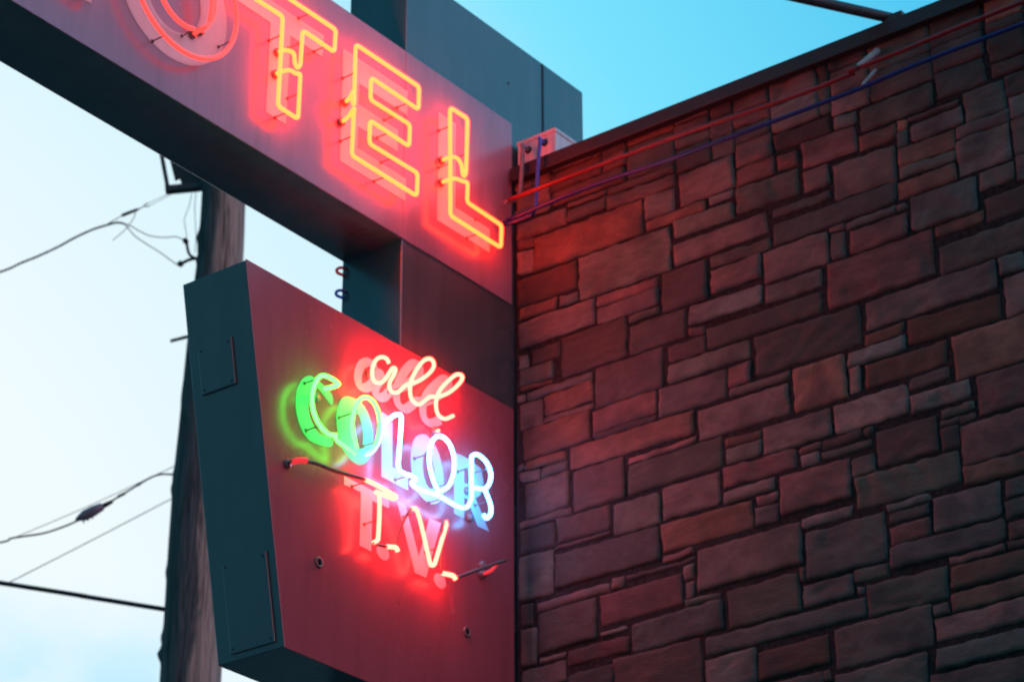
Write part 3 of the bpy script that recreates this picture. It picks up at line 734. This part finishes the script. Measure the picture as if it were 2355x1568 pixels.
ins = thing('insulator_bracket', 'little bracket on the pole edge holding two dark knob insulators', 'insulator', (-4.2, 2.78, 8.387))
MB().tube(spline([(-4.243, 2.747, 8.50), (-4.241, 2.748, 8.47), (-4.228, 2.758, 8.412), (-4.195, 2.783, 8.385)], 4), .008, 8).tube(spline([(-4.258, 2.736, 8.361), (-4.227, 2.759, 8.382), (-4.195, 2.783, 8.390)], 4), .009, 8).build('arm', M_ceramic, ins)
for c in ((-4.245, 2.745, 8.497), (-4.260, 2.734, 8.361)):
    MB().lathe(Vector(c) - Vector((.012, .009, .012)), (.6, .45, .6), [(0, .007), (.002, .015), (.008, .018), (.012, .0125), (.016, .018), (.024, .015), (.027, .006)], 14).build('knob', M_ceramic, ins)

# ------------------------------------------------------------------ overhead lines
def wire(name, label, pts, r, cat='wire', group=None, n=8, sub=6):
    return tag(MB().tube(spline(pts, sub), r, n).build(name, M_wire), label, cat, group)

wire('service_cable', 'wavy service cable sagging away left from the pole top', [(-18, -7.6, 7.3), (-9, -.85, 7.3), (-6.2, 1.25, 7.86), (-5.3, 1.94, 8.18), (-5.007, 2.165, 8.312), (-4.925, 2.226, 8.363), (-4.857, 2.279, 8.404), (-4.775, 2.341, 8.46), (-4.707, 2.393, 8.516), (-4.638, 2.445, 8.562), (-4.582, 2.489, 8.589), (-4.54, 2.521, 8.604), (-4.511, 2.543, 8.599)], .0058)
wire('service_lead', 'thin lead from the service cable to the upper knob insulator', [(-4.54, 2.521, 8.604), (-4.511, 2.543, 8.599), (-4.483, 2.564, 8.586), (-4.437, 2.599, 8.549), (-4.396, 2.63, 8.524), (-4.336, 2.676, 8.514), (-4.292, 2.709, 8.519), (-4.258, 2.736, 8.502)], .0028, group='leads at the pole')
wire('service_lead', 'thin lead from the service cable to the lower knob insulator', [(-4.54, 2.521, 8.602), (-4.503, 2.548, 8.589), (-4.461, 2.581, 8.525), (-4.406, 2.623, 8.473), (-4.353, 2.663, 8.427), (-4.271, 2.726, 8.346)], .0028, group='leads at the pole')
wg = thing('wedge_clamp', 'dark wedge clamp that ties the service cable to the bracket', 'cable clamp', (-4.486, 2.561, 8.665))
MB().tube([(-4.522, 2.534, 8.645), (-4.514, 2.540, 8.650), (-4.462, 2.580, 8.680), (-4.450, 2.589, 8.686)], [.005, .0095, .0085, .004], 8).build('clamp_body', M_ceramic, wg)
MB().tube(spline([(-4.59, 2.482, 8.584), (-4.55, 2.513, 8.62), (-4.517, 2.538, 8.648)], 5), .0026, 8).build('messenger', M_wire, wg)
MB().tube(spline([(-4.455, 2.585, 8.682), (-4.43, 2.604, 8.704), (-4.424, 2.609, 8.716), (-4.412, 2.618, 8.722)], 5), .0030, 8).tube(spline([(-4.43, 2.604, 8.703), (-4.418, 2.614, 8.700), (-4.408, 2.622, 8.706)], 5), .0030, 8).build('bail', M_wire, wg)
MB().tube([(-4.412, 2.618, 8.722), (-4.309, 2.697, 8.793)], .0016, 6).tube([(-4.408, 2.622, 8.706), (-4.309, 2.697, 8.783)], .0016, 6).build('tie_wire', M_wire, wg)
MB().tube(spline([(-4.465, 2.578, 8.675), (-4.47, 2.574, 8.633), (-4.502, 2.549, 8.562), (-4.552, 2.512, 8.498)], 5), .0022, 8).build('loose_tail', M_wire, wg)
wire('drop_wire', 'thin curved wire hanging from the bracket to the upper knob insulator', [(-4.231, 2.756, 8.813), (-4.241, 2.749, 8.714), (-4.258, 2.736, 8.627), (-4.252, 2.74, 8.571), (-4.243, 2.747, 8.514)], .0018, group='wires hanging from the bracket')
wire('drop_wire', 'thin straighter wire hanging from the bracket closest to the pole', [(-4.216, 2.768, 8.813), (-4.218, 2.766, 8.694), (-4.21, 2.772, 8.58), (-4.205, 2.775, 8.50), (-4.206, 2.774, 8.42)], .0018, group='wires hanging from the bracket')

wire('telephone_cable', 'dark cable with a lumpy splice case running left from mid pole', [(-18, -7.6, 6.3), (-9, -.85, 6.35), (-6.2, 1.25, 6.60), (-5.2, 2.02, 6.73), (-4.905, 2.242, 6.796), (-4.866, 2.272, 6.817), (-4.819, 2.308, 6.828), (-4.738, 2.37, 6.845), (-4.672, 2.42, 6.874), (-4.619, 2.46, 6.904), (-4.557, 2.508, 6.948), (-4.52, 2.536, 6.981), (-4.441, 2.596, 7.05), (-4.376, 2.646, 7.107), (-4.329, 2.682, 7.145), (-4.281, 2.718, 7.163), (-4.19, 2.79, 7.156)], .0052)
sc = thing('splice_case', 'lumpy grey splice case clamped on the dark cable', 'splice case', (-4.557, 2.508, 6.945))
a, b = Vector((-4.615, 2.463, 6.915)), Vector((-4.508, 2.545, 6.992)); d = (b - a).normalized()
c0 = Vector((-4.557, 2.508, 6.946))
MB().tube([a, a + d * .022, a + d * .05, a + d * .10, b - d * .008, b], [.006, .017, .027, .027, .020, .008], 10).build('case', M_grey, sc)
MB().tube([b - d * .004, b + d * .02, b + d * .045, b + d * .05], [.013, .012, .010, .006], 10).build('end_boot', M_ceramic, sc)
for t in (.05, .075, .098):
    q = a + d * t; MB().tube([q - Vector((0, 0, .020)), q - Vector((.004, 0, .040))], .0035, 8).build('bolt', M_ceramic, sc)
MB().tube([Vector((-4.441, 2.596, 7.05)) - d * .02, Vector((-4.441, 2.596, 7.05)) + d * .02], .0078, 8).build('sleeve', M_ceramic, sc)
MB().tube([Vector((-4.376, 2.646, 7.107)) - d * .008, Vector((-4.376, 2.646, 7.107)) + d * .008], .0078, 8).build('sleeve', M_ceramic, sc)
wire('messenger_wire', 'thin straight support wire just above the dark cable', [(-4.84, 2.292, 6.828), (-4.608, 2.469, 6.966), (-4.388, 2.636, 7.107), (-4.205, 2.775, 7.228)], .0020)
wire('guy_wire', 'thin wire rising from the thick cable to the pole', [(-4.863, 2.274, 6.579), (-4.53, 2.528, 6.818), (-4.205, 2.775, 7.056)], .0026)
wire('thick_cable', 'thick ribbed cable running left from low on the pole', [(-16, -6.2, 8.9), (-8, -.1, 7.24), (-4.891, 2.253, 6.583), (-4.549, 2.514, 6.509), (-4.17, 2.80, 6.426)], .0120, n=12)

# ------------------------------------------------------------------ sky and light
world = bpy.data.worlds.new('World'); scene.world = world; world.use_nodes = True
nt = world.node_tree; bg = nt.nodes['Background']
tc = nd(nt, 'ShaderNodeTexCoord')
sky = nd(nt, 'ShaderNodeTexSky', sky_type='NISHITA'); sky.sun_disc = False
SUN_AZ, SUN_EL = math.radians(152), math.radians(2)        # azimuth from +x; the last light is behind the pole
sky.sun_elevation = SUN_EL; sky.sun_rotation = math.pi / 2 - SUN_AZ
GA, GE = math.radians(150), math.radians(15)
gdir = (math.cos(GA) * math.cos(GE), math.sin(GA) * math.cos(GE), math.sin(GE))
dot = nd(nt, 'ShaderNodeVectorMath', operation='DOT_PRODUCT'); dot.inputs[1].default_value = gdir
nt.links.new(tc.outputs['Generated'], dot.inputs[0])
mr = nd(nt, 'ShaderNodeMapRange'); mr.inputs[1].default_value = -1; mr.inputs[2].default_value = 1
nt.links.new(dot.outputs['Value'], mr.inputs[0])
cr = nd(nt, 'ShaderNodeValToRGB'); els = cr.color_ramp.elements
RAMP = [(0, (.07, .52, .88)), (.5, (.07, .60, 1.0)), (.75, (.055, .54, .92)), (.90, (.05, .52, .86)), (.94, (.20, .77, 1)), (.9625, (.64, .90, 1)), (.985, (.88, .97, 1))]
els[0].position = 0; els[0].color = (*RAMP[0][1], 1)
els[1].position = RAMP[-1][0]; els[1].color = (*RAMP[-1][1], 1)
for p_, c_ in RAMP[1:-1]:
    e_ = els.new(p_); e_.color = (*c_, 1)
nt.links.new(mr.outputs[0], cr.inputs[0])
# the sky away from the afterglow, on the street side, is already darker
sy = nd(nt, 'ShaderNodeSeparateXYZ'); nt.links.new(tc.outputs['Generated'], sy.inputs[0])
dy = nd(nt, 'ShaderNodeMapRange'); dy.interpolation_type = 'SMOOTHSTEP'
dy.inputs[1].default_value = -.55; dy.inputs[2].default_value = .35; dy.inputs[3].default_value = 0; dy.inputs[4].default_value = 1
nt.links.new(sy.outputs[1], dy.inputs[0])
dk_ = nd(nt, 'ShaderNodeMix', data_type='RGBA', blend_type='MULTIPLY'); dk_.inputs[0].default_value = 1
dt = nd(nt, 'ShaderNodeMix', data_type='RGBA'); nt.links.new(dy.outputs[0], dt.inputs[0])
dt.inputs[6].default_value = (.27, .33, .31, 1); dt.inputs[7].default_value = (1, 1, 1, 1)
nt.links.new(dt.outputs[2], dk_.inputs[7])
# low cloud bank: soft noise that only shows near the skyline
mp = nd(nt, 'ShaderNodeMapping'); mp.inputs['Scale'].default_value = (9, 9, 14)
nt.links.new(tc.outputs['Generated'], mp.inputs[0])
cn = nd(nt, 'ShaderNodeTexNoise'); cn.inputs['Scale'].default_value = 1.3; cn.inputs['Detail'].default_value = 5
nt.links.new(mp.outputs[0], cn.inputs[0])
sp = nd(nt, 'ShaderNodeSeparateXYZ'); nt.links.new(tc.outputs['Generated'], sp.inputs[0])
lo = nd(nt, 'ShaderNodeMapRange'); lo.inputs[1].default_value = .375; lo.inputs[2].default_value = .335
nt.links.new(sp.outputs[2], lo.inputs[0])
cm = nd(nt, 'ShaderNodeMapRange'); cm.inputs[1].default_value = .42; cm.inputs[2].default_value = .62; cm.inputs[4].default_value = .85
nt.links.new(cn.outputs[0], cm.inputs[0])
mm = nd(nt, 'ShaderNodeMath', operation='MULTIPLY'); nt.links.new(lo.outputs[0], mm.inputs[0]); nt.links.new(cm.outputs[0], mm.inputs[1])
cl = nd(nt, 'ShaderNodeMix', data_type='RGBA'); nt.links.new(mm.outputs[0], cl.inputs[0])
nt.links.new(cr.outputs[0], cl.inputs[6]); cl.inputs[7].default_value = (.50, .84, 1.0, 1)
sm = nd(nt, 'ShaderNodeMix', data_type='RGBA', blend_type='ADD'); sm.inputs[0].default_value = .002
nt.links.new(cl.outputs[2], dk_.inputs[6])
# rosy lobe added low in the unseen eastern sky to redden the sign faces
vd = nd(nt, 'ShaderNodeVectorMath', operation='DOT_PRODUCT'); vd.inputs[1].default_value = Vector((.965, .03, .26)).normalized()
nt.links.new(tc.outputs['Generated'], vd.inputs[0])
vm = nd(nt, 'ShaderNodeMath', operation='MAXIMUM'); vm.inputs[1].default_value = 0; nt.links.new(vd.outputs['Value'], vm.inputs[0])
vp = nd(nt, 'ShaderNodeMath', operation='POWER'); vp.inputs[1].default_value = 30; nt.links.new(vm.outputs[0], vp.inputs[0])
vb = nd(nt, 'ShaderNodeMix', data_type='RGBA', blend_type='ADD'); nt.links.new(vp.outputs[0], vb.inputs[0])
nt.links.new(dk_.outputs[2], vb.inputs[6]); vb.inputs[7].default_value = (4.2, .9, 1.1, 1)
nt.links.new(vb.outputs[2], sm.inputs[6]); nt.links.new(sky.outputs[0], sm.inputs[7])
nt.links.new(sm.outputs[2], bg.inputs['Color']); bg.inputs['Strength'].default_value = 1.0

sun = bpy.data.lights.new('sun', 'SUN'); sun.energy = .05; sun.angle = math.radians(15); sun.color = (1, .85, .75)
so_ = bpy.data.objects.new('sun', sun); COL.objects.link(so_)
sd = Vector((math.cos(SUN_AZ) * math.cos(SUN_EL), math.sin(SUN_AZ) * math.cos(SUN_EL), math.sin(SUN_EL)))
so_.rotation_euler = sd.to_track_quat('Z', 'Y').to_euler()

# ------------------------------------------------------------------ camera
cam = bpy.data.cameras.new('camera'); co = bpy.data.objects.new('camera', cam); COL.objects.link(co)
r_, u_, f_ = Vector((.79439, .60740, -.00210)), Vector((.27710, -.35930, .89113)), Vector((-.54052, .70847, .45373))
Mx = Matrix((r_, u_, -f_)).transposed().to_4x4(); Mx.translation = Vector((4.5555, -5.9891, 1.65))
co.matrix_world = Mx
cam.sensor_width = 36; cam.lens = 6571.93 / 2500 * 36; cam.clip_end = 2000; cam.clip_start = .05
cam.dof.use_dof = True; cam.dof.focus_distance = 5.0; cam.dof.aperture_fstop = 10   # the photograph is focused a little short
scene.camera = co
scene.view_settings.view_transform = 'Standard'; scene.view_settings.look = 'None'
scene.view_settings.exposure = 0; scene.view_settings.gamma = 1
